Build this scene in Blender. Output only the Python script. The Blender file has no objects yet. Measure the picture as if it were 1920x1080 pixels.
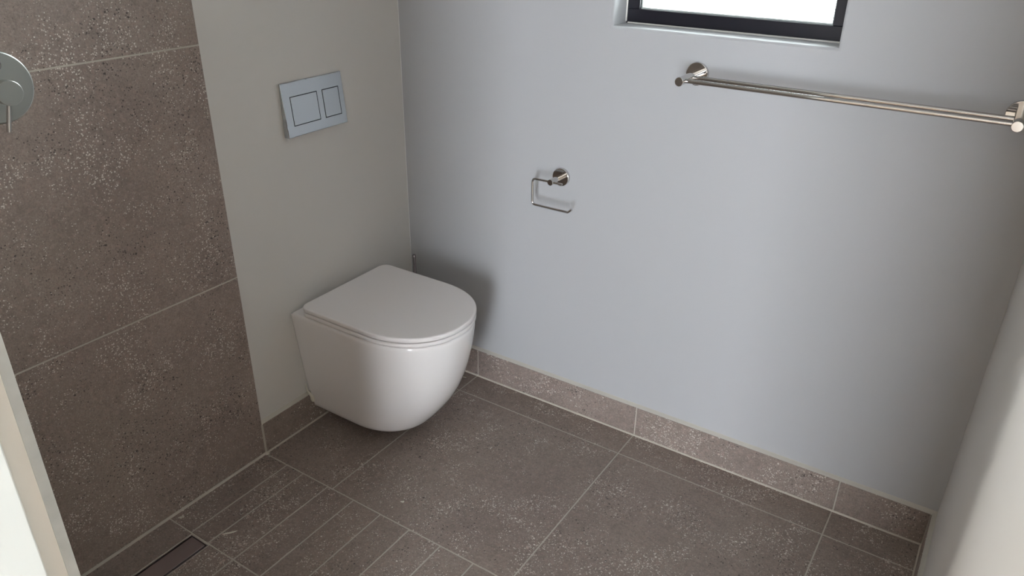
import bpy, bmesh, math, random
from mathutils import Vector, Matrix
scene = bpy.context.scene
C = scene.collection
random.seed(7)

# ------------------------------------------------------------------ camera
CAM = Vector((1.6305, -1.8583, 1.4994))
R0 = ((0.8346617, 0.5506629, 0.0105007), (-0.2549409, 0.3693835, 0.8936224), (0.4882059, -0.7485494, 0.4486967))
cd = bpy.data.cameras.new('camera')
cam = bpy.data.objects.new('camera', cd); C.objects.link(cam)
M = Matrix.Identity(4)
for c in range(3):
    for r in range(3):
        M[r][c] = R0[c][r]
M.translation = CAM
cam.matrix_world = M
cd.sensor_width = 36.0
cd.lens = 1449.09 * 36.0 / 1920.0
cd.clip_start = 0.02
scene.camera = cam

# ------------------------------------------------------------------ light, exposure
SKY = 19.0
w = bpy.data.worlds.new('overcast_sky'); scene.world = w; w.use_nodes = True
bg = w.node_tree.nodes['Background']
bg.inputs['Color'].default_value = (0.93, 0.965, 1.0, 1); bg.inputs['Strength'].default_value = SKY
vs = scene.view_settings
vs.view_transform = 'Standard'; vs.look = 'None'; vs.exposure = 0.68; vs.gamma = 1.0; vs.use_curve_mapping = False
scene.cycles.max_bounces = 10; scene.cycles.diffuse_bounces = 7; scene.cycles.glossy_bounces = 5
scene.cycles.sample_clamp_indirect = 6.0


def portal(name, loc, rot, sx, sy):                     # light-guide at a window opening; gives no light of its own
    l = bpy.data.lights.new(name, 'AREA'); l.shape = 'RECTANGLE'; l.size = sx; l.size_y = sy
    l.cycles.is_portal = True
    o = bpy.data.objects.new(name, l); C.objects.link(o); o.location = loc; o.rotation_euler = rot
    return o


# dimensions (metres); x to the right along the window wall, y into that wall, z up
TK = 0.012                      # tile thickness in front of the painted plaster
XR = 1.7088                     # face of the right skirting tile
WR = XR + TK                    # right painted wall
G = 0.602
XA = 0.2785                     # first tile joint from the left
YA, YB, YC = -0.1075, -0.7070, -1.0366
HS = 0.1037                     # skirting height
YF = -1.600                     # tiled inner face of the wall with the doorway
XJ = 0.900                      # doorway edge
CEIL = 2.40
YO, XO0, XO1 = -4.3, -2.6, 4.2      # adjoining room behind the camera
WIN_A = (1.72, 2.66, 0.10, 1.86)    # glazed door of that room (x0, x1, z0, z1)
WIN_B = (-1.72, -1.30, 0.50, 2.06)  # its narrow window


def daylight(name, win, watts, col):                    # daylight coming in through a window of the adjoining room
    l = bpy.data.lights.new(name, 'AREA'); l.shape = 'RECTANGLE'
    l.size = win[1] - win[0] - 0.1; l.size_y = win[3] - win[2] - 0.1; l.energy = watts; l.color = col
    o = bpy.data.objects.new(name, l); C.objects.link(o)
    o.location = ((win[0] + win[1]) / 2, YO - 0.02, (win[2] + win[3]) / 2); o.rotation_euler = (math.radians(90), 0, 0)
    return o


daylight('daylight_glazed_door', WIN_A, 38, (0.74, 0.84, 1.0))
daylight('daylight_window', WIN_B, 62, (1.0, 0.96, 0.90))
portal('portal_bathroom', (0.986, 0.135, 1.55), (math.radians(-90), 0, 0), 0.54, 0.64)


# ------------------------------------------------------------------ materials
def lin(r, g, b):
    f = lambda c: (c / 255 / 12.92) if c / 255 <= 0.04045 else ((c / 255 + 0.055) / 1.055) ** 2.4
    return (f(r), f(g), f(b), 1)


def mat(name, col, rough=0.5, metal=0.0, spec=0.5, coat=0.0, bump=None, var=None):
    m = bpy.data.materials.new(name); m.use_nodes = True
    nt = m.node_tree; p = nt.nodes['Principled BSDF']
    p.inputs['Base Color'].default_value = (*col[:3], 1); p.inputs['Roughness'].default_value = rough
    p.inputs['Metallic'].default_value = metal; p.inputs['Specular IOR Level'].default_value = spec
    p.inputs['Coat Weight'].default_value = coat
    if coat: p.inputs['Coat Roughness'].default_value = 0.03
    tc = nt.nodes.new('ShaderNodeTexCoord')
    if bump:
        sc, st, dist = bump
        n = nt.nodes.new('ShaderNodeTexNoise'); n.inputs['Scale'].default_value = sc; n.inputs['Detail'].default_value = 4
        nt.links.new(tc.outputs['Object'], n.inputs['Vector'])
        b = nt.nodes.new('ShaderNodeBump'); b.inputs['Strength'].default_value = st; b.inputs['Distance'].default_value = dist
        nt.links.new(n.outputs['Fac'], b.inputs['Height']); nt.links.new(b.outputs['Normal'], p.inputs['Normal'])
    if var:
        sc, col2 = var
        n = nt.nodes.new('ShaderNodeTexNoise'); n.inputs['Scale'].default_value = sc; n.inputs['Detail'].default_value = 3
        nt.links.new(tc.outputs['Object'], n.inputs['Vector'])
        mx = nt.nodes.new('ShaderNodeMix'); mx.data_type = 'RGBA'
        mx.inputs['A'].default_value = (*col[:3], 1); mx.inputs['B'].default_value = (*col2[:3], 1)
        nt.links.new(n.outputs['Fac'], mx.inputs['Factor']); nt.links.new(mx.outputs['Result'], p.inputs['Base Color'])
    return m


def tile_material():
    m = bpy.data.materials.new('terrazzo_tile'); m.use_nodes = True
    nt = m.node_tree; N = nt.nodes; L = nt.links; p = N['Principled BSDF']
    tc = N.new('ShaderNodeTexCoord'); at = N.new('ShaderNodeAttribute'); at.attribute_name = 'tile_id'
    sc = N.new('ShaderNodeVectorMath'); sc.operation = 'SCALE'; sc.inputs['Scale'].default_value = 9.0
    L.new(at.outputs['Color'], sc.inputs[0])
    ad = N.new('ShaderNodeVectorMath'); ad.operation = 'ADD'
    L.new(tc.outputs['Object'], ad.inputs[0]); L.new(sc.outputs['Vector'], ad.inputs[1])
    V = ad.outputs['Vector']

    def noise(scale, detail=3, rough=0.5, lo=0.35, hi=0.65, a=0.0, b=1.0):
        n = N.new('ShaderNodeTexNoise'); n.inputs['Scale'].default_value = scale
        n.inputs['Detail'].default_value = detail; n.inputs['Roughness'].default_value = rough
        L.new(V, n.inputs['Vector'])
        mr = N.new('ShaderNodeMapRange'); mr.inputs['From Min'].default_value = lo; mr.inputs['From Max'].default_value = hi
        mr.inputs['To Min'].default_value = a; mr.inputs['To Max'].default_value = b
        L.new(n.outputs['Fac'], mr.inputs['Value'])
        return mr.outputs['Result']

    def mix(fac, A, B, amount=None, blend='MIX'):
        x = N.new('ShaderNodeMix'); x.data_type = 'RGBA'; x.blend_type = blend; x.clamp_factor = True
        for s, v in (('A', A), ('B', B)):
            if isinstance(v, tuple): x.inputs[s].default_value = v
            else: L.new(v, x.inputs[s])
        if amount is not None:
            mu = N.new('ShaderNodeMath'); mu.operation = 'MULTIPLY'; mu.inputs[1].default_value = amount
            L.new(fac, mu.inputs[0]); fac = mu.outputs[0]
        L.new(fac, x.inputs['Factor'])
        return x.outputs['Result']

    def chips(scale, size, density, dmask=None, off=0.0):
        """mask of small stone chips: cells of a Voronoi whose random value passes, cut to a small blob"""
        mp = N.new('ShaderNodeVectorMath'); mp.operation = 'ADD'; mp.inputs[1].default_value = (off, off * 1.7, off * 0.6)
        L.new(V, mp.inputs[0])
        wn = N.new('ShaderNodeTexNoise'); wn.inputs['Scale'].default_value = scale * 1.4; wn.inputs['Detail'].default_value = 2
        L.new(mp.outputs['Vector'], wn.inputs['Vector'])
        ws = N.new('ShaderNodeVectorMath'); ws.operation = 'SCALE'; ws.inputs['Scale'].default_value = 0.55 / scale
        L.new(wn.outputs['Color'], ws.inputs[0])
        wa = N.new('ShaderNodeVectorMath'); wa.operation = 'ADD'
        L.new(mp.outputs['Vector'], wa.inputs[0]); L.new(ws.outputs['Vector'], wa.inputs[1])
        v = N.new('ShaderNodeTexVoronoi'); v.inputs['Scale'].default_value = scale
        L.new(wa.outputs['Vector'], v.inputs['Vector'])
        sx = N.new('ShaderNodeSeparateColor'); L.new(v.outputs['Color'], sx.inputs['Color'])
        # radius per cell = size * (r - threshold)
        th = N.new('ShaderNodeMath'); th.operation = 'SUBTRACT'; L.new(sx.outputs['Red'], th.inputs[0])
        th.inputs[1].default_value = 1.0 - density
        if dmask is not None:
            mm = N.new('ShaderNodeMath'); mm.operation = 'SUBTRACT'; L.new(th.outputs[0], mm.inputs[0])
            m2 = N.new('ShaderNodeMath'); m2.operation = 'MULTIPLY'; m2.inputs[1].default_value = density * 0.6
            L.new(dmask, m2.inputs[0]); L.new(m2.outputs[0], mm.inputs[1]); th = mm
        rad = N.new('ShaderNodeMath'); rad.operation = 'MULTIPLY'; rad.inputs[1].default_value = size / density
        L.new(th.outputs[0], rad.inputs[0])
        df = N.new('ShaderNodeMath'); df.operation = 'SUBTRACT'
        L.new(rad.outputs[0], df.inputs[0]); L.new(v.outputs['Distance'], df.inputs[1])
        mr = N.new('ShaderNodeMapRange'); mr.inputs['From Min'].default_value = 0.0; mr.inputs['From Max'].default_value = 0.10
        L.new(df.outputs[0], mr.inputs['Value'])
        return mr.outputs['Result'], sx.outputs['Green']

    base = mix(noise(5.5, 5, 0.6, 0.36, 0.64), TILE_A, TILE_B)
    base = mix(noise(1.6, 3, 0.5, 0.4, 0.6), base, TILE_C, 0.5)
    base = mix(noise(240, 3, 0.75, 0.42, 0.62), base, TILE_D, 0.6)
    base = mix(noise(38, 4, 0.7, 0.5, 0.68), base, TILE_D, 0.45)
    base = mix(noise(75, 3, 0.7, 0.52, 0.66), base, TILE_R, 0.5)
    fine = noise(160, 4, 0.75, 0.5, 0.7)
    base = mix(fine, base, TILE_E, 0.5)
    dm = noise(9, 3, 0.6, 0.38, 0.62)
    dm2 = noise(7, 3, 0.6, 0.62, 0.38)
    c1, g1 = chips(270, 0.60, 0.70, dm)
    light = mix(g1, CHIP_L1, CHIP_L2)
    base = mix(c1, base, light, 0.7)
    c2, g2 = chips(150, 0.50, 0.36, dm, 3.1)
    light2 = mix(g2, CHIP_L2, CHIP_L1)
    base = mix(c2, base, light2, 0.8)
    c5, g5 = chips(80, 0.42, 0.15, dm, 5.3)
    base = mix(c5, base, CHIP_L3, 0.75)
    c3, g3 = chips(190, 0.55, 0.34, dm2, 7.7)
    base = mix(c3, base, CHIP_D, 0.75)
    c4, g4 = chips(115, 0.42, 0.10, dm2, 11.9)
    base = mix(c4, base, CHIP_D, 0.9)
    # every tile a touch lighter or darker
    sp = N.new('ShaderNodeSeparateColor'); L.new(at.outputs['Color'], sp.inputs['Color'])
    mr = N.new('ShaderNodeMapRange'); mr.inputs['To Min'].default_value = 0.93; mr.inputs['To Max'].default_value = 1.07
    L.new(sp.outputs['Blue'], mr.inputs['Value'])
    hv = N.new('ShaderNodeHueSaturation'); L.new(base, hv.inputs['Color']); L.new(mr.outputs['Result'], hv.inputs['Value'])
    L.new(hv.outputs['Color'], p.inputs['Base Color'])
    p.inputs['Roughness'].default_value = 0.5; p.inputs['Specular IOR Level'].default_value = 0.4
    n = N.new('ShaderNodeTexNoise'); n.inputs['Scale'].default_value = 180; n.inputs['Detail'].default_value = 4
    L.new(V, n.inputs['Vector'])
    b = N.new('ShaderNodeBump'); b.inputs['Strength'].default_value = 0.25; b.inputs['Distance'].default_value = 0.0006
    L.new(n.outputs['Fac'], b.inputs['Height']); L.new(b.outputs['Normal'], p.inputs['Normal'])
    return m


TILE_A = (0.290, 0.236, 0.208, 1); TILE_B = (0.225, 0.180, 0.157, 1); TILE_C = (0.270, 0.228, 0.190, 1)
TILE_D = (0.150, 0.115, 0.100, 1); TILE_R = (0.335, 0.245, 0.210, 1); TILE_E = (0.340, 0.285, 0.250, 1)
CHIP_L1 = (0.78, 0.74, 0.68, 1); CHIP_L2 = (0.55, 0.47, 0.41, 1); CHIP_D = (0.045, 0.036, 0.032, 1); CHIP_L3 = (0.52, 0.40, 0.34, 1)
M_TILE = tile_material()
M_GROUT = mat('grout', (0.50, 0.46, 0.40), 0.9, spec=0.2, bump=(400, 0.3, 0.0005), var=(14, (0.40, 0.365, 0.315)))
M_CAULK = mat('pale_sealant', (0.50, 0.48, 0.42), 0.45, bump=(60, 0.4, 0.001), var=(9, (0.42, 0.40, 0.36)))
M_PAINT = mat('wall_paint', (0.615, 0.597, 0.570), 0.55, spec=0.35, bump=(700, 0.12, 0.0004), var=(2.5, (0.605, 0.592, 0.567)))
M_PAINT_BACK = mat('wall_paint_back_shaded', (0.398, 0.400, 0.407), 0.55, spec=0.35, bump=(700, 0.12, 0.0004), var=(2.5, (0.390, 0.394, 0.403)))  # wall paint darkened and cooled; light difference between the walls put into colour
M_CEIL = mat('ceiling_paint', (0.70, 0.70, 0.69), 0.8, spec=0.2)
M_ROOM = mat('cream_wall_paint', (0.58, 0.56, 0.52), 0.8, spec=0.2)
M_CREAM = mat('primed_board', (0.76, 0.725, 0.67), 0.5, bump=(300, 0.2, 0.0005))
M_ENAMEL = mat('white_enamel', (0.58, 0.60, 0.57), 0.35, bump=(90, 0.3, 0.0006))
M_EDGE = mat('trim_sealant', (0.36, 0.37, 0.36), 0.35, bump=(45, 0.6, 0.002), var=(26, (0.60, 0.61, 0.59)))
M_CERAMIC = mat('white_ceramic', (0.86, 0.84, 0.835), 0.05, spec=0.65, coat=0.6)
M_SEAT = mat('white_seat_plastic', (0.82, 0.79, 0.785), 0.26, spec=0.45)
M_CHROME = mat('polished_steel', (0.58, 0.56, 0.54), 0.07, 1.0)
M_SATIN = mat('satin_chrome', (0.50, 0.53, 0.51), 0.30, 1.0)
M_HANDLE = mat('dark_steel', (0.30, 0.27, 0.27), 0.18, 1.0)
M_PLATE = mat('chrome_plate', (0.56, 0.59, 0.62), 0.07, 1.0)
M_BRUSHED = mat('brushed_steel', (0.50, 0.44, 0.45), 0.38, 1.0)
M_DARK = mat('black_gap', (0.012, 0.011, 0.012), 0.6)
M_WINFRAME = mat('black_window_frame', (0.007, 0.008, 0.013), 0.30, spec=0.35, bump=(70, 0.25, 0.0006), var=(30, (0.014, 0.012, 0.017)))
M_GASKET = mat('grey_glazing_seal', (0.42, 0.45, 0.43), 0.5, bump=(120, 0.8, 0.002))
M_BRISTLE = mat('white_bristles', (0.8, 0.8, 0.8), 0.8)
M_CHIPW = mat('white_plaster', (0.62, 0.60, 0.52), 0.9)
M_OUTFLOOR = mat('oak_floor', (0.42, 0.33, 0.24), 0.5, var=(3, (0.36, 0.27, 0.19)))
M_CONC = mat('window_sill_outside', (0.4, 0.4, 0.4), 0.8)


def glass_material():
    m = bpy.data.materials.new('window_glass'); m.use_nodes = True
    nt = m.node_tree; N = nt.nodes; L = nt.links
    N.remove(N['Principled BSDF'])
    tr = N.new('ShaderNodeBsdfTransparent'); tr.inputs['Color'].default_value = (0.93, 0.96, 0.95, 1)
    gl = N.new('ShaderNodeBsdfGlossy'); gl.inputs['Roughness'].default_value = 0.0
    fr = N.new('ShaderNodeFresnel'); fr.inputs['IOR'].default_value = 1.45
    mx = N.new('ShaderNodeMixShader')
    L.new(fr.outputs[0], mx.inputs[0]); L.new(tr.outputs[0], mx.inputs[1]); L.new(gl.outputs[0], mx.inputs[2])
    L.new(mx.outputs[0], N['Material Output'].inputs['Surface'])
    return m


M_GLASS = glass_material()


# ------------------------------------------------------------------ mesh helpers
def new_obj(name, bm, mats, parent=None, smooth=None, loc=None):
    me = bpy.data.meshes.new(name)
    if not isinstance(mats, (list, tuple)): mats = [mats]
    for m in mats: me.materials.append(m)
    bm.to_mesh(me); bm.free()
    if smooth is not None:
        for p in me.polygons: p.use_smooth = True
        me.set_sharp_from_angle(angle=math.radians(smooth))
    o = bpy.data.objects.new(name, me); C.objects.link(o)
    if parent is not None: o.parent = parent
    if loc is not None: o.location = loc
    return o


def root(name, label, cat, loc):
    o = bpy.data.objects.new(name, None); C.objects.link(o); o.empty_display_size = 0.05
    o.location = loc; o['label'] = label; o['category'] = cat
    return o


def struct(o, label=None):
    o['kind'] = 'structure'
    if label: o['label'] = label; o['category'] = label.split()[-1] if False else o.name.split('_')[0].split('.')[0]
    return o


def box(bm, lo, hi, mi=0, skip=()):
    x0, y0, z0 = lo; x1, y1, z1 = hi
    v = [bm.verts.new(p) for p in ((x0, y0, z0), (x1, y0, z0), (x1, y1, z0), (x0, y1, z0), (x0, y0, z1), (x1, y0, z1), (x1, y1, z1), (x0, y1, z1))]
    fs = []
    for idx in ((0, 3, 2, 1), (4, 5, 6, 7), (0, 1, 5, 4), (1, 2, 6, 5), (2, 3, 7, 6), (3, 0, 4, 7)):
        f = bm.faces.new([v[i] for i in idx]); f.material_index = mi; fs.append(f)
    return v, fs


def bevel_all(bm, w, seg=2):
    bmesh.ops.bevel(bm, geom=bm.edges[:], offset=w, segments=seg, profile=0.5, affect='EDGES')


def bbox_bm(lo, hi, w, seg=2):
    bm = bmesh.new(); box(bm, lo, hi)
    if w: bevel_all(bm, w, seg)
    return bm


def tile(bm, lay, lo, hi, axis, sign, ch=0.0007):
    """a tile box whose outward face (along axis*sign) has a small chamfer; random id in a colour attribute"""
    v, fs = box(bm, lo, hi, 0)
    val = hi[axis] if sign > 0 else lo[axis]
    n = len(bm.faces)
    es = [e for e in {e for f in fs for e in f.edges} if all(abs(q.co[axis] - val) < 1e-7 for q in e.verts)]
    r = bmesh.ops.bevel(bm, geom=es, offset=ch, segments=1, affect='EDGES')
    col = (random.random(), random.random(), random.random(), 1)
    vs_ = set()
    for q in bm.verts:
        if q.tag: continue
        vs_.add(q); q.tag = True
    for f in bm.faces:
        if f.tag: continue
        f.tag = True
        for lp in f.loops: lp[lay] = col


def tiled(name, rects, axis, sign, face, depth, grout_rects, grout_depth, gw=0.0036, parent=None):
    """rects in the two other axes; tiles from face-depth to face; grout slab slightly behind the face"""
    bm = bmesh.new(); lay = bm.loops.layers.float_color.new('tile_id')
    others = [i for i in range(3) if i != axis]
    for (a0, b0, a1, b1) in rects:
        lo = [0, 0, 0]; hi = [0, 0, 0]
        lo[others[0]] = a0 + gw / 2; hi[others[0]] = a1 - gw / 2
        lo[others[1]] = b0 + gw / 2; hi[others[1]] = b1 - gw / 2
        lo[axis] = min(face, face - sign * depth); hi[axis] = max(face, face - sign * depth)
        tile(bm, lay, lo, hi, axis, sign)
    for (a0, b0, a1, b1) in grout_rects:
        lo = [0, 0, 0]; hi = [0, 0, 0]
        lo[others[0]] = a0; hi[others[0]] = a1; lo[others[1]] = b0; hi[others[1]] = b1
        f2 = face - sign * 0.0007
        lo[axis] = min(f2, f2 - sign * grout_depth); hi[axis] = max(f2, f2 - sign * grout_depth)
        box(bm, lo, hi, 1)
    return new_obj(name, bm, [M_TILE, M_GROUT], parent)


def tube(bm, pts, r, seg=20, cap=True, mi=0):
    pts = [Vector(p) for p in pts]
    rings = []
    up = None
    for i, p in enumerate(pts):
        t = (pts[min(i + 1, len(pts) - 1)] - pts[max(i - 1, 0)]).normalized()
        if up is None:
            up = Vector((0, 0, 1)) if abs(t.z) < 0.9 else Vector((1, 0, 0))
        a = t.cross(up).normalized(); b = a.cross(t).normalized(); up = b
        rr = r[i] if isinstance(r, (list, tuple)) else r
        rings.append([bm.verts.new(p + rr * (math.cos(2 * math.pi * k / seg) * a + math.sin(2 * math.pi * k / seg) * b)) for k in range(seg)])
    for i in range(len(rings) - 1):
        for k in range(seg):
            f = bm.faces.new((rings[i][k], rings[i][(k + 1) % seg], rings[i + 1][(k + 1) % seg], rings[i + 1][k])); f.material_index = mi
    if cap:
        bm.faces.new(rings[0][::-1]).material_index = mi; bm.faces.new(rings[-1]).material_index = mi
    bmesh.ops.recalc_face_normals(bm, faces=bm.faces[:])


def spin(bm, prof, origin, axis, seg=48, mi=0):
    """lathe: prof = [(radius, height)...] about axis through origin"""
    axis = Vector(axis).normalized(); origin = Vector(origin)
    t = Vector((0, 0, 1)) if abs(axis.z) < 0.9 else Vector((1, 0, 0))
    a = axis.cross(t).normalized(); b = axis.cross(a).normalized()
    rings = []
    for (r, h) in prof:
        if r < 1e-6: rings.append([bm.verts.new(origin + axis * h)])
        else: rings.append([bm.verts.new(origin + axis * h + r * (math.cos(2 * math.pi * k / seg) * a + math.sin(2 * math.pi * k / seg) * b)) for k in range(seg)])
    for i in range(len(rings) - 1):
        A, B = rings[i], rings[i + 1]
        for k in range(seg):
            k2 = (k + 1) % seg
            if len(A) == 1 and len(B) == 1: continue
            if len(A) == 1: f = bm.faces.new((A[0], B[k2], B[k]))
            elif len(B) == 1: f = bm.faces.new((A[k], A[k2], B[0]))
            else: f = bm.faces.new((A[k], A[k2], B[k2], B[k]))
            f.material_index = mi
    bmesh.ops.recalc_face_normals(bm, faces=bm.faces[:])


def disc_prof(r, h, ch=0.0012):
    return [(0, 0), (r, 0), (r, h - ch), (r - ch * 0.3, h - ch * 0.3), (r - ch, h), (0, h)]


# ------------------------------------------------------------------ structure: shells
WT = 0.16
# floor of the bathroom: tile field, shower strips, gap for the drain
x0, xe = -0.0, XR
lines = [0.0, XA, XA + G, XA + 2 * G, XR + 0.001]
fl = []
for i in range(4):
    fl.append((lines[i], YA, lines[i + 1], 0.001)); fl.append((lines[i], YB, lines[i + 1], YA))
S = [0.0, 0.0936, 0.1615, 0.2614, 0.3607, 0.4605, 0.5625, 0.6668, 0.7722]
for i in range(8):
    fl.append((S[i], YC, S[i + 1], YB))
YG = YB - G
fl += [(S[8], YG, lines[2], YB), (lines[2], YG, lines[3], YB), (lines[3], YG, lines[4], YB)]
fl += [(S[8], YF, lines[2], YG), (lines[2], YF, lines[3], YG), (lines[3], YF, lines[4], YG)]
DR0, DR1 = 0.1010, 0.1680                       # drain slot
fl.append((0.0, YF, 0.0995, YC)); fl.append((DR1 + 0.001, YF, S[3], YC))
for i in range(3, 8):
    fl.append((S[i], YF, S[i + 1], YC))
gr = [(0.0, YC - 0.004, XR, 0.0), (0.0, YF, DR0, YC - 0.004), (DR1, YF, XR, YC - 0.004)]
floor = struct(tiled('floor', fl, 2, 1, 0.0, 0.010, gr, 0.012))
# stray pale stones set flush in the tiles
bm = bmesh.new(); bm.from_mesh(floor.data); floor.data.materials.append(M_CHIPW)
bm.loops.layers.float_color.verify()
def stone(bm, cx, cy, rx, ry, ang, z=0.0002):
    vs_ = []
    for k in range(11):
        t = 2 * math.pi * k / 11; rr = 1 + 0.22 * math.sin(3 * t + cx * 50) + 0.1 * math.cos(5 * t)
        px, py = rx * rr * math.cos(t), ry * rr * math.sin(t)
        vs_.append(bm.verts.new((cx + px * math.cos(ang) - py * math.sin(ang), cy + px * math.sin(ang) + py * math.cos(ang), z)))
    bm.faces.new(vs_).material_index = 2
stone(bm, 0.4780, -0.6360, 0.0056, 0.0038, 0.5)
stone(bm, 0.4690, -0.6690, 0.0030, 0.0015, 1.2)
bm.to_mesh(floor.data); bm.free()

# sub-floor slab (everything under the tiles, also under the drain)
o = new_obj('floor_slab', bbox_bm((-WT, YF - 0.01, -0.16), (WR + WT, WT, -0.045), 0), M_CONC); struct(o); o.name = 'floor_2'
bm = bmesh.new(); box(bm, (XO0 - WT, YO - WT, -0.16), (XO1 + WT, YF - 0.0105, -0.0015))
o = new_obj('floor_3', bm, M_OUTFLOOR); struct(o)

# left wall: plaster behind, large format tiles in the shower
bm = bbox_bm((-WT, YF - 0.1, -0.045), (-TK, 0.14, CEIL), 0)
struct(new_obj('wall_left', bm, M_PAINT))
Z2, Z1 = 0.589, 1.190
wr = [(YB + 0.0005, 0.002, YB, 0)]
rows = [0.003, Z2, Z1, Z1 + G, CEIL]
rects = []
for i in range(4):
    for (ya, yb) in ((YF, YB + 0.0045),):
        rects.append((ya, rows[i], yb, rows[i + 1]))
o = tiled('wall_shower', rects, 0, 1, 0.0, 0.010, [(YF, 0.0, YB + 0.0030, CEIL)], 0.0105); struct(o)

# back wall with the window opening
XW0, XW1, ZW0, ZW1 = 0.709, 1.263, 1.214, 1.874
def wall_with_hole():
    bm = bmesh.new()
    y0, y1 = TK, TK + 0.17
    xs = [-WT, XW0, XW1, WR + WT]; zs = [-0.045, ZW0, ZW1, CEIL]
    for i in range(3):
        for j in range(3):
            if i == 1 and j == 1: continue
            box(bm, (xs[i], y0, zs[j]), (xs[i + 1], y1, zs[j + 1]))
    bmesh.ops.remove_doubles(bm, verts=bm.verts[:], dist=1e-5)
    dup = {}
    for f in bm.faces: dup.setdefault(tuple(sorted(v.index for v in f.verts)), []).append(f)
    bmesh.ops.delete(bm, geom=[f for l in dup.values() if len(l) > 1 for f in l], context='FACES')
    bmesh.ops.recalc_face_normals(bm, faces=bm.faces[:])
    # rounded plaster arrises round the opening, both the four front edges and the inner corners
    es = []
    for e in bm.edges:
        a, b = e.verts[0].co, e.verts[1].co
        onf = abs(a.y - y0) < 1e-5 and abs(b.y - y0) < 1e-5
        inx = all(XW0 - 1e-5 <= q.x <= XW1 + 1e-5 and ZW0 - 1e-5 <= q.z <= ZW1 + 1e-5 for q in (a, b))
        deep = abs(a.y - b.y) > 0.1 and inx
        if (onf and inx) or deep: es.append(e)
    bmesh.ops.bevel(bm, geom=es, offset=0.006, segments=4, profile=0.5, affect='EDGES')
    return bm
bm = wall_with_hole()
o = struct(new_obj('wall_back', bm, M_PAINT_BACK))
for p_ in o.data.polygons: p_.use_smooth = p_.area < 0.006 and max(abs(c) for c in p_.normal) < 0.999

# right wall runs flush into the doorway
bm = bbox_bm((WR, YF - 0.110, -0.045), (WR + WT, TK + 0.17, CEIL), 0)
struct(new_obj('wall_right', bm, M_PAINT))

# wall with the doorway: inner leaf, pocket for the sliding door, outer leaf, head
bm = bmesh.new()
box(bm, (-TK, YF - 0.030, 0.0), (XJ, YF - 0.0105, CEIL))
box(bm, (XO0, YF - 0.110, 0.0), (XJ - 0.05, YF - 0.088, CEIL))
box(bm, (XJ, YF - 0.110, 2.05), (WR, YF - 0.0105, CEIL))
box(bm, (WR + WT, YF - 0.110, 0.0), (XO1, YF - 0.0105, CEIL))
struct(new_obj('wall_front', bm, M_CREAM))
rects = [(0.001, rows[i], XJ, rows[i + 1]) for i in range(4)]
o = tiled('wall_front_tiles', rects, 1, 1, YF, 0.010, [(0.0, 0.0, XJ - 0.0012, CEIL)], 0.0098); struct(o); o.name = 'wall_front_tiled'
# sealant and metal trim down the tile edge at the doorway
bm = bmesh.new(); box(bm, (XJ - 0.002, YF - 0.0112, 0.0), (XJ + 0.0012, YF - 0.0002, 2.05)); bevel_all(bm, 0.0008, 2)
o = new_obj('trim_1', bm, M_EDGE); struct(o)

# sliding door standing out of its pocket
bm = bbox_bm((0.12, YF - 0.078, 0.008), (0.930, YF - 0.0385, 2.04), 0.0015)
o = new_obj('door_1', bm, M_ENAMEL); struct(o)

# ceiling
bm = bmesh.new(); box(bm, (-WT, YF - 0.05, CEIL), (WR + WT, TK + 0.17, CEIL + 0.1)); box(bm, (XO0 - WT, YO - WT, CEIL), (XO1 + WT, YF - 0.05, CEIL + 0.1))
struct(new_obj('ceiling', bm, M_CEIL))

# adjoining room behind the camera, with its windows
bm = bmesh.new()
us = [XO0 - WT, WIN_B[0], WIN_B[1], WIN_A[0], WIN_A[1], XO1 + WT]
for i in range(5):
    if i in (1, 3):
        wz = WIN_B if i == 1 else WIN_A
        box(bm, (us[i], YO - WT, -0.01), (us[i + 1], YO, wz[2])); box(bm, (us[i], YO - WT, wz[3]), (us[i + 1], YO, CEIL))
    else: box(bm, (us[i], YO - WT, -0.01), (us[i + 1], YO, CEIL))
struct(new_obj('wall_far', bm, M_ROOM))
struct(new_obj('wall_side', bbox_bm((XO0 - WT, YO, -0.01), (XO0, YF - 0.088, CEIL), 0), M_ROOM))
struct(new_obj('wall_side_right', bbox_bm((XO1, YO, -0.01), (XO1 + WT, YF - 0.0105, CEIL), 0), M_ROOM))
def bars(name, win, n):
    bm = bmesh.new(); d = 0.03; f = 0.05; at = YO - 0.08; u0, u1, z0, z1 = win
    def b(ua, ub, za, zb): box(bm, (ua, at - d, za), (ub, at + d, zb))
    b(u0, u1, z0, z0 + f); b(u0, u1, z1 - f, z1)
    for k in range(n + 1):
        u = u0 + (u1 - u0 - f) * k / n; b(u, u + f, z0 + f, z1 - f)
    struct(new_obj(name, bm, M_WINFRAME))
bars('window_2', WIN_A, 1)
bars('window_3', WIN_B, 1)

# plaster bead in the corner of the two painted walls
bm = bmesh.new()
prof = [(-TK - 0.001, TK + 0.001), (-TK + 0.0026, TK + 0.001), (-TK + 0.0006, TK - 0.0006), (-TK - 0.001, TK - 0.0026)]
lo = [bm.verts.new((a, b, HS)) for a, b in prof]; hi = [bm.verts.new((a, b, CEIL)) for a, b in prof]
for i in range(4): bm.faces.new((lo[i], lo[(i + 1) % 4], hi[(i + 1) % 4], hi[i]))
bmesh.ops.recalc_face_normals(bm, faces=bm.faces[:])
struct(new_obj('trim_2', bm, M_CEIL))

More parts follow.
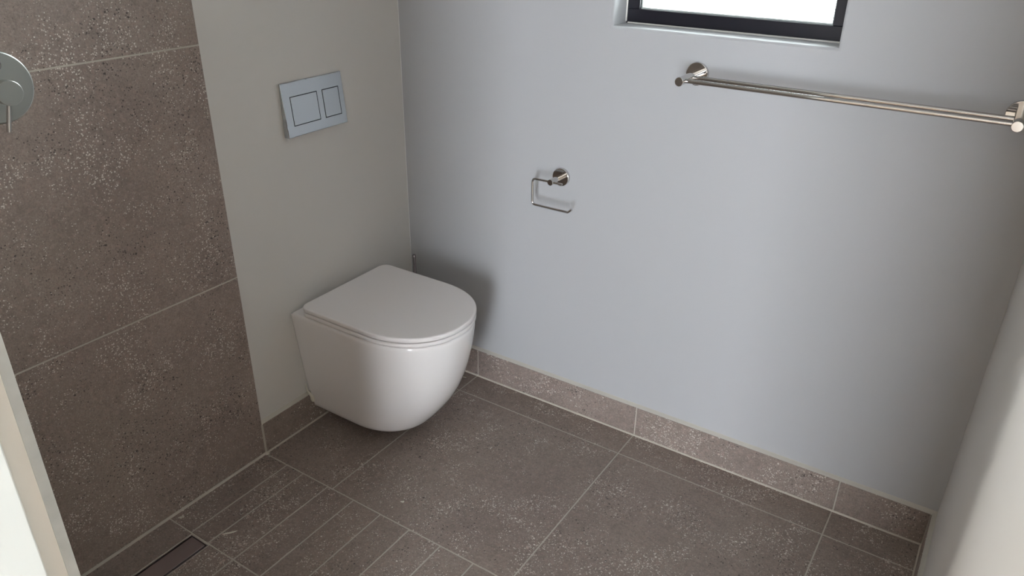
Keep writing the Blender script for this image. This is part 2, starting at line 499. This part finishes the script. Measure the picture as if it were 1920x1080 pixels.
# ------------------------------------------------------------------ skirting tiles with sealant on top and grout at the foot
def cove(bm, pts_prof, path, mi):
    """sweep a closed 2D profile (offset from wall, z) straight from path[0] to path[1]; normal n points into the room"""
    (p0, p1, n) = path
    n = Vector(n)
    A = [bm.verts.new(Vector(p0) + n * o + Vector((0, 0, z))) for o, z in pts_prof]
    B = [bm.verts.new(Vector(p1) + n * o + Vector((0, 0, z))) for o, z in pts_prof]
    k = len(A)
    for i in range(k): bm.faces.new((A[i], A[(i + 1) % k], B[(i + 1) % k], B[i])).material_index = mi
    bm.faces.new(A[::-1]).material_index = mi; bm.faces.new(B).material_index = mi
TOPP = [(-0.001, HS - 0.004), (TK - 0.0008, HS - 0.004), (TK - 0.0008, HS - 0.0004), (TK - 0.004, HS + 0.0022), (0.002, HS + 0.0055), (-0.001, HS + 0.008)]
FOOT = [(TK - 0.002, -0.001), (TK + 0.0042, -0.0002), (TK + 0.0032, 0.0016), (TK + 0.0014, 0.0030), (TK - 0.002, 0.0044)]
def skirting(name, segs, horizontal_axis, face, sign, path):
    bm = bmesh.new(); lay = bm.loops.layers.float_color.new('tile_id')
    axis = 1 - horizontal_axis
    for (a, b) in segs:
        lo = [0, 0, 0.002]; hi = [0, 0, HS]
        lo[horizontal_axis] = a + 0.0016; hi[horizontal_axis] = b - 0.0016
        lo[axis] = min(face, face - sign * TK * 0.95); hi[axis] = max(face, face - sign * TK * 0.95)
        tile(bm, lay, lo, hi, axis, sign)
    a, b = min(s[0] for s in segs), max(s[1] for s in segs)
    lo = [0, 0, 0.0]; hi = [0, 0, HS - 0.0006]
    lo[horizontal_axis] = a; hi[horizontal_axis] = b
    f2 = face - sign * 0.0008
    lo[axis] = min(f2, f2 - sign * TK * 0.9); hi[axis] = max(f2, f2 - sign * TK * 0.9)
    box(bm, lo, hi, 1)
    cove(bm, TOPP, path, 2); cove(bm, FOOT, path, 1)
    bmesh.ops.recalc_face_normals(bm, faces=bm.faces[:])
    return struct(new_obj(name, bm, [M_TILE, M_GROUT, M_CAULK]))
skirting('baseboard_back', [(0.0, XA + 0.002), (XA + 0.002, XA + G + 0.002), (XA + G + 0.002, XA + 2 * G + 0.002), (XA + 2 * G + 0.002, XR)], 0, 0.0, -1,
         ((-TK, TK, 0), (WR, TK, 0), (0, -1, 0)))
skirting('baseboard_left', [(-0.330, 0.0), (YB + 0.0045, -0.330)], 1, 0.0, 1, ((-TK, YB + 0.004, 0), (-TK, TK, 0), (1, 0, 0)))
skirting('baseboard_right', [(YG, YB), (YB, YA), (YA, 0.0), (YF, YG)], 1, XR, -1, ((WR, YF, 0), (WR, TK, 0), (-1, 0, 0)))
# grout along the foot of the shower wall
bm = bmesh.new(); cove(bm, [(TK - 0.002, -0.001), (TK + 0.0052, 0.0002), (TK + 0.0036, 0.0024), (TK - 0.002, 0.0050)], ((-TK, YF, 0), (-TK, YB + 0.003, 0), (1, 0, 0)), 0)
cove(bm, [(TK - 0.002, -0.001), (TK + 0.0008, 0.0), (TK + 0.0008, HS), (TK - 0.002, HS)], ((-TK, YB - 0.0005, 0), (-TK, YB + 0.0065, 0), (1, 0, 0)), 0)
bmesh.ops.recalc_face_normals(bm, faces=bm.faces[:])
spin(bm, [(0, 0.006), (0.004, 0.0045), (0.0075, 0.0015), (0.0085, 0.0), (0, -0.001)], (0.002, YB + 0.002, 0.0), (0, 0, 1), 14)
struct(new_obj('trim_3', bm, M_GROUT))

# ------------------------------------------------------------------ window
def window():
    FY0, FY1 = 0.088, 0.150       # frame depth range
    bm = bmesh.new()
    fw = 0.036
    for (lo, hi) in (((XW0, FY0, ZW0), (XW1, FY1, ZW0 + fw)), ((XW0, FY0, ZW1 - fw), (XW1, FY1, ZW1)),
                     ((XW0, FY0, ZW0 + fw), (XW0 + fw, FY1, ZW1 - fw)), ((XW1 - fw, FY0, ZW0 + fw), (XW1, FY1, ZW1 - fw))):
        box(bm, lo, hi)
    bevel_all(bm, 0.0012, 1)
    fr = new_obj('window_1', bm, M_WINFRAME); struct(fr)
    bm = bmesh.new(); g = 0.004
    a0, a1, b0, b1 = XW0 + fw, XW1 - fw, ZW0 + fw, ZW1 - fw
    y0, y1 = FY0 + 0.010, FY0 + 0.022
    for (lo, hi) in (((a0, y0, b0), (a1, y1, b0 + g)), ((a0, y0, b1 - g), (a1, y1, b1)),
                     ((a0, y0, b0 + g), (a0 + g, y1, b1 - g)), ((a1 - g, y0, b0 + g), (a1, y1, b1 - g))): box(bm, lo, hi)
    bevel_all(bm, 0.0008, 1)
    new_obj('glazing_seal', bm, M_GASKET, fr)
    bm = bmesh.new(); box(bm, (a0, FY0 + 0.013, b0), (a1, FY0 + 0.018, b1))
    new_obj('window_pane', bm, M_GLASS, fr)
    bm = bmesh.new()
    c = 0.0035
    for (p0, p1, q) in (((XW0 + 0.006, ZW0), (XW1 - 0.006, ZW0), (0, 1)), ):
        box(bm, (p0[0], FY0 - c, p0[1] - 0.001), (p1[0], FY0 + 0.001, p0[1] + c))
    box(bm, (XW0 - 0.001, FY0 - c, ZW0 + 0.004), (XW0 + c, FY0 + 0.001, ZW1 - 0.004))
    box(bm, (XW1 - c, FY0 - c, ZW0 + 0.004), (XW1 + 0.001, FY0 + 0.001, ZW1 - 0.004))
    bevel_all(bm, 0.001, 2)
    new_obj('paint_bead', bm, M_PAINT, fr)
window()

# ------------------------------------------------------------------ toilet
YT = -0.359                     # centre line
def dsec(wd, L, x0, n=44, k=1.12, pw=2.15, back_r=0.0, ns=12):
    """D shaped outline, list of (x, y) from back -y corner round the front to back +y corner, then across the back"""
    xs = max(x0 + 0.02, L - wd * k)
    pts = []
    nb = 8
    if back_r > 0:
        for i in range(nb + 1):
            t = math.pi / 2 * i / nb
            pts.append((x0 + back_r - back_r * math.cos(t), -wd + back_r - back_r * math.sin(t)))
    else:
        for i in range(nb + 1): pts.append((x0 + 0.0001 * i, -wd))
    xb = pts[-1][0]
    for i in range(1, ns + 1): pts.append((xb + (xs - xb) * i / ns, -wd))
    for i in range(1, n):
        t = -math.pi / 2 + math.pi * i / n
        c, s = math.cos(t), math.sin(t)
        pts.append((xs + (L - xs) * abs(c) ** (2 / pw), wd * math.copysign(abs(s) ** (2 / pw), s)))
    half = [(x, -y) for x, y in pts[:nb + 1 + ns]]
    return pts + half[::-1]
def loft(bm, secs, capb=True, capt=True):
    rings = []
    for (pts, z) in secs:
        rings.append([bm.verts.new((x, y, (z(x) if callable(z) else z))) for x, y in pts])
    k = len(rings[0])
    for a, b in zip(rings, rings[1:]):
        for i in range(k):
            bm.faces.new((a[i], a[(i + 1) % k], b[(i + 1) % k], b[i]))
    if capb: bm.faces.new(rings[0][::-1])
    if capt: bm.faces.new(rings[-1])
    bmesh.ops.recalc_face_normals(bm, faces=bm.faces[:])
toilet = root('toilet', 'white wall-hung toilet with closed D-shaped lid in the corner', 'toilet', (0, YT, 0))
bm = bmesh.new()
XB = 0.0006
prof = [  # z, half width, length
    (0.0450, 0.120, 0.312), (0.0462, 0.1290, 0.330), (0.0500, 0.1350, 0.3400), (0.0570, 0.1395, 0.3490), (0.070, 0.1430, 0.3610), (0.10, 0.148, 0.3850),
    (0.13, 0.1525, 0.4070), (0.16, 0.157, 0.4260), (0.20, 0.162, 0.4460), (0.24, 0.1665, 0.4610), (0.28, 0.1705, 0.4725),
    (0.32, 0.1745, 0.4815), (0.35, 0.1775, 0.4868), (0.38, 0.1803, 0.4900), (0.395, 0.1815, 0.4910), (0.4015, 0.1812, 0.4908), (0.4055, 0.1795, 0.4890), (0.4075, 0.1760, 0.4850)]
secs = [(dsec(wd, L, XB, k=1.22), z) for z, wd, L in prof]
loft(bm, secs)
new_obj('bowl', bm, M_CERAMIC, toilet, smooth=50)
# the ceramic meets the plaster above the skirting
bm = bmesh.new(); box(bm, (-TK + 0.0002, -0.165, HS + 0.009), (0.004, 0.165, 0.4005)); bevel_all(bm, 0.002, 2)
for v in bm.verts:
    if v.co.z < 0.2: v.co.y *= 0.9
    else: v.co.y *= 1.08
new_obj('wall_flange', bm, M_CERAMIC, toilet, smooth=40)
X0L, LL, WL = 0.036, 0.494, 0.1835
def slab(name, z0, z1, wd, L, x0, r=0.004, dome=0.0, mat_=M_SEAT):
    bm = bmesh.new(); secs = []
    h = z1 - z0
    q = min(r, 0.0020)
    steps = [(0.0, q + 0.004), (0.0, q), (q * 0.35, q * 0.3), (q, 0.0), (h - r, 0.0), (h - r * 0.5, r * 0.14), (h - r * 0.15, r * 0.5), (h, r), (h, r + 0.004)]
    for dz, ins in steps:
        secs.append((dsec(wd - ins, L - ins, x0 + ins, k=1.14, back_r=0.028 - ins * 0.5), z0 + dz))
    loft(bm, secs)
    return new_obj(name, bm, mat_, toilet, smooth=40)
slab('seat', 0.4117, 0.4233, WL - 0.0005, LL - 0.001, X0L + 0.001)
slab('lid', 0.4268, 0.4405, WL, LL, X0L, r=0.0035)
slab('lid_gap_shade', 0.4230, 0.4275, WL - 0.008, LL - 0.010, X0L + 0.008, r=0.0008, mat_=M_DARK)  # black insert, paints the shade in the gap under the lid
slab('seat_shade', 0.4070, 0.4115, WL - 0.010, LL - 0.012, X0L + 0.012, r=0.0008, mat_=M_DARK).name = 'seat_gap_shade'  # black insert for the shade between seat and bowl rim
for s in (-1, 1):
    bm = bmesh.new(); tube(bm, [(X0L + 0.010, s * 0.078 - 0.022, 0.4155), (X0L + 0.010, s * 0.078 + 0.022, 0.4155)], 0.0075, 20)
    new_obj('hinge', bm, M_SEAT, toilet, smooth=40)
bm = bmesh.new()
ys = -0.1505
tube(bm, [(-0.0095, ys - 0.0075, 0.142), (-0.0075, ys - 0.0055, 0.116), (-0.0010, ys - 0.0035, 0.107), (0.0030, ys - 0.0005, 0.097), (0.0040, ys + 0.0010, 0.087), (0.0030, ys + 0.0045, 0.079), (0.0015, ys + 0.010, 0.073)],
     [0.0012, 0.0028, 0.0042, 0.0048, 0.0068, 0.0062, 0.0015], 14)
o = new_obj('sealant_bead', bm, M_CHIPW, toilet, smooth=60); o['label'] = 'white sealant blob at the back corner'

# ------------------------------------------------------------------ flush plate
fp = root('flush_plate', 'bright chrome dual flush plate on painted wall above the toilet', 'flush plate', (-TK, -0.367, 0.988))
hy, hz = 0.112, 0.0725
def wedge_x(z): return 0.0115 + (0.0745 - z) / 0.149 * 0.0095 - 0.0030 if False else 0.006 + (hz - z) / (2 * hz) * 0.0135
def plate_box(bm, y0, y1, z0, z1, back, lift, bev, mi=0):
    v = []
    for z in (z0, z1):
        for (x, y) in ((back, y0), (wedge_x(z) + lift, y0), (wedge_x(z) + lift, y1), (back, y1)): v.append(bm.verts.new((x, y, z)))
    for idx in ((0, 3, 2, 1), (4, 5, 6, 7), (0, 1, 5, 4), (1, 2, 6, 5), (2, 3, 7, 6), (3, 0, 4, 7)):
        bm.faces.new([v[i] for i in idx]).material_index = mi
# plate front face with two openings, built as a grid of wedge blocks merged into one shell
Y = [-hy, -0.0865, 0.0115, 0.0300, 0.0935, hy]; Z = [-hz, -0.0440, 0.0345, hz]
bm = bmesh.new()
for i in range(5):
    for j in range(3):
        if j == 1 and i in (1, 3): continue
        plate_box(bm, Y[i], Y[i + 1], Z[j], Z[j + 1], 0.0003, 0.0, 0)
bmesh.ops.remove_doubles(bm, verts=bm.verts[:], dist=1e-6)
bm.verts.index_update()
dup = {}
for f in bm.faces: dup.setdefault(tuple(sorted(v.index for v in f.verts)), []).append(f)
bmesh.ops.delete(bm, geom=[f for l in dup.values() if len(l) > 1 for f in l], context='FACES')
bmesh.ops.recalc_face_normals(bm, faces=bm.faces[:])
es = [e for e in bm.edges if len(e.link_faces) == 2 and e.calc_face_angle(0) > 0.6 and max(abs(v.co.y) for v in e.verts) > hy - 1e-4 or max(abs(v.co.z) for v in e.verts) > hz - 1e-4 and len(e.link_faces) == 2 and e.calc_face_angle(0) > 0.6]
es = [e for e in es if all(abs(abs(v.co.y) - hy) < 1e-4 or abs(abs(v.co.z) - hz) < 1e-4 for v in e.verts)]
bmesh.ops.bevel(bm, geom=es, offset=0.0022, segments=3, profile=0.5, affect='EDGES')
o = new_obj('plate', bm, M_PLATE, fp)
for p_ in o.data.polygons: p_.use_smooth = p_.area < 0.00003 * 12
bm = bmesh.new(); box(bm, (0.0004, -0.090, -0.047), (0.0035, 0.097, 0.0375))
new_obj('backing', bm, M_DARK, fp)
for (a, b) in ((Y[1], Y[2]), (Y[3], Y[4])):
    bm = bmesh.new(); g = 0.0019
    plate_box(bm, a + g, b - g, Z[1] + g, Z[2] - g, 0.0038, 0.0004, 0)
    bevel_all(bm, 0.0007, 2)
    new_obj('button', bm, M_PLATE, fp)

# ------------------------------------------------------------------ shower mixer
mx = root('shower_mixer', 'round chrome shower mixer with lever on the tiled wall', 'shower mixer', (0, -1.160, 1.171))
bm = bmesh.new(); spin(bm, [(0, 0.0004), (0.068, 0.0004), (0.068, 0.004), (0.0673, 0.0052), (0.0655, 0.006), (0, 0.006)], (0, 0, 0), (1, 0, 0), 96)
new_obj('cover_plate', bm, M_SATIN, mx, smooth=14)
bm = bmesh.new(); spin(bm, disc_prof(0.021, 0.030, 0.001), (0.006, 0, -0.004), (1, 0, 0), 64)
new_obj('valve_body', bm, M_SATIN, mx, smooth=14)
bm = bmesh.new(); spin(bm, disc_prof(0.0235, 0.016, 0.001), (0.037, 0, -0.004), (1, 0, 0), 64)
kn = new_obj('knob', bm, M_SATIN, mx, smooth=14)
bm = bmesh.new(); tube(bm, [(0.046, -0.004, -0.020), (0.046, -0.0185, -0.0745)], 0.0042, 24)
new_obj('lever', bm, M_CHROME, mx, smooth=40)
bm = bmesh.new(); spin(bm, disc_prof(0.011, 0.018, 0.0012), (0.006, 0, 0.044), (1, 0, 0), 48)
new_obj('diverter_button', bm, M_CHROME, mx, smooth=14)

# ------------------------------------------------------------------ toilet roll holder
tp = root('toilet_roll_holder', 'empty steel toilet roll holder on wall above the toilet', 'toilet roll holder', (0.579, TK, 0.787))
bm = bmesh.new(); spin(bm, disc_prof(0.0262, 0.010, 0.0010), (0, -0.0003, 0), (0, -1, 0), 72)
new_obj('rosette', bm, M_CHROME, tp, smooth=14)
bm = bmesh.new(); spin(bm, disc_prof(0.0088, 0.058, 0.0007), (0, -0.0103, 0), (0, -1, 0), 48)
new_obj('post', bm, M_CHROME, tp, smooth=14)
def fillet(pts, r, n=7):
    out = [Vector(pts[0])]
    for a, b, c in zip(pts, pts[1:], pts[2:]):
        a, b, c = Vector(a), Vector(b), Vector(c)
        d1 = (a - b).normalized(); d2 = (c - b).normalized()
        ang = d1.angle(d2); t = r / math.tan(ang / 2)
        p1 = b + d1 * t; p2 = b + d2 * t
        for i in range(n + 1):
            s = i / n; out.append(p1.lerp(b, s).lerp(b.lerp(p2, s), s))
    out.append(Vector(pts[-1]))
    return out
wy = -0.062
bm = bmesh.new()
tube(bm, fillet([(0.036, wy, 0), (-0.061, wy, 0), (-0.061, wy, -0.078), (0.058, wy, -0.0785), (0.069, wy, -0.068)], 0.011), 0.0035, 18)
new_obj('wire_arm', bm, M_CHROME, tp, smooth=50)

# ------------------------------------------------------------------ towel rail
tr = root('towel_rail', 'double bar polished steel towel rail under the window', 'towel rail', (0.950, TK, 1.1225))
for x in (0, 0.687):
    bm = bmesh.new(); spin(bm, disc_prof(0.0275, 0.010, 0.0010), (x, -0.0003, 0), (0, -1, 0), 72)
    new_obj('rosette', bm, M_CHROME, tr, smooth=14)
    bm = bmesh.new(); spin(bm, disc_prof(0.0105, 0.112, 0.0008), (x, -0.0103, 0), (0, -1, 0), 48)
    new_obj('post', bm, M_CHROME, tr, smooth=14)
for y in (-0.054, -0.102):
    bm = bmesh.new(); tube(bm, [(0.009, y, 0), (0.678, y, 0)], 0.0052, 28)
    new_obj('bar', bm, M_CHROME, tr, smooth=40)

# ------------------------------------------------------------------ toilet brush
tb = root('toilet_brush', 'steel toilet brush with slim handle behind the toilet', 'toilet brush', (0.066, -0.0620, 0.0))
bm = bmesh.new(); spin(bm, [(0, 0.0003), (0.040, 0.0003), (0.042, 0.002), (0.042, 0.262), (0.0405, 0.264), (0.0395, 0.262), (0.0395, 0.006), (0, 0.006)], (0, 0, 0), (0, 0, 1), 48)
new_obj('holder', bm, M_BRUSHED, tb, smooth=14)
bm = bmesh.new(); spin(bm, [(0, 0.266), (0.0385, 0.266), (0.0390, 0.270), (0.036, 0.274), (0, 0.276)], (0, 0, 0), (0, 0, 1), 48)
new_obj('cap', bm, M_BRUSHED, tb, smooth=14)
bm = bmesh.new(); tube(bm, [(0, 0, 0.10), (0, 0, 0.4345), (0, 0, 0.4355)], [0.0052, 0.0052, 0.0046], 24)
new_obj('handle', bm, M_HANDLE, tb, smooth=40)
bm = bmesh.new()
spin(bm, [(0, 0.012), (0.026, 0.016), (0.031, 0.030), (0.031, 0.085), (0.024, 0.100), (0, 0.104)], (0, 0, 0), (0, 0, 1), 32)
new_obj('bristles', bm, M_BRISTLE, tb, smooth=50)

# ------------------------------------------------------------------ linear drain
YD = YC - 0.0045
dr = root('shower_drain', 'long narrow steel shower drain set in the floor', 'shower drain', (0.1345, YD, 0))
ylen = YF + 0.004 - YD
bm = bmesh.new()
hw = 0.0325
box(bm, (-hw, ylen, -0.042), (hw, 0, -0.0400)); box(bm, (-hw, ylen, -0.040), (-hw + 0.0015, 0, -0.0006)); box(bm, (hw - 0.0015, ylen, -0.040), (hw, 0, -0.0002))
box(bm, (-hw + 0.0015, ylen, -0.040), (hw - 0.0015, ylen + 0.0015, -0.0006)); box(bm, (-hw + 0.0015, -0.0015, -0.040), (hw - 0.0015, 0, -0.0006))
new_obj('channel', bm, M_BRUSHED, dr)
bm = bmesh.new(); box(bm, (-hw + 0.0055, ylen + 0.006, -0.0060), (hw - 0.0065, -0.0035, -0.0012)); bevel_all(bm, 0.0005, 1)
new_obj('grate', bm, M_BRUSHED, dr)
bm = bmesh.new(); box(bm, (-hw + 0.0017, ylen + 0.002, -0.0398), (hw - 0.0017, -0.002, -0.0385))
new_obj('channel_bed', bm, M_DARK, dr)

# ------------------------------------------------------------------ crumbs of plaster on the floor
def sliver(pts, h, name, label, loc):
    bm = bmesh.new()
    A = [bm.verts.new((x, y, 0.0003)) for x, y in pts]; B = [bm.verts.new((x * 0.85, y * 0.85, h)) for x, y in pts]
    k = len(A)
    for i in range(k): bm.faces.new((A[i], A[(i + 1) % k], B[(i + 1) % k], B[i]))
    bm.faces.new(A[::-1]); bm.faces.new(B); bmesh.ops.recalc_face_normals(bm, faces=bm.faces[:])
    o = new_obj(name, bm, M_CHIPW, loc=loc); o['label'] = label; o['category'] = 'plaster crumb'
    return o

sliver([(-0.012, -0.0155), (-0.006, -0.006), (0.004, 0.007), (0.0105, 0.0145), (0.0085, 0.006), (0.002, -0.004), (-0.008, -0.0145)], 0.0015, 'plaster_sliver',
       'long pale plaster sliver lying on a narrow floor tile beside the drain', (0.1795, -0.9785, 0))
sliver([(-0.006, -0.006), (-0.005, 0.001), (0.002, 0.008), (0.006, 0.007), (0.003, 0.001), (0.005, -0.002), (-0.001, -0.004)], 0.0012, 'plaster_flake',
       'small pale plaster flake at the foot of the tiled shower wall', (0.0240, -1.0180, 0))
sliver([(-0.011, -0.001), (-0.002, 0.002), (0.009, 0.0035), (0.012, 0.001), (0.002, -0.001), (-0.006, -0.003)], 0.0010, 'plaster_scrap',
       'thin pale plaster scrap on the floor at the back skirting beside the toilet', (0.2430, -0.0360, 0))
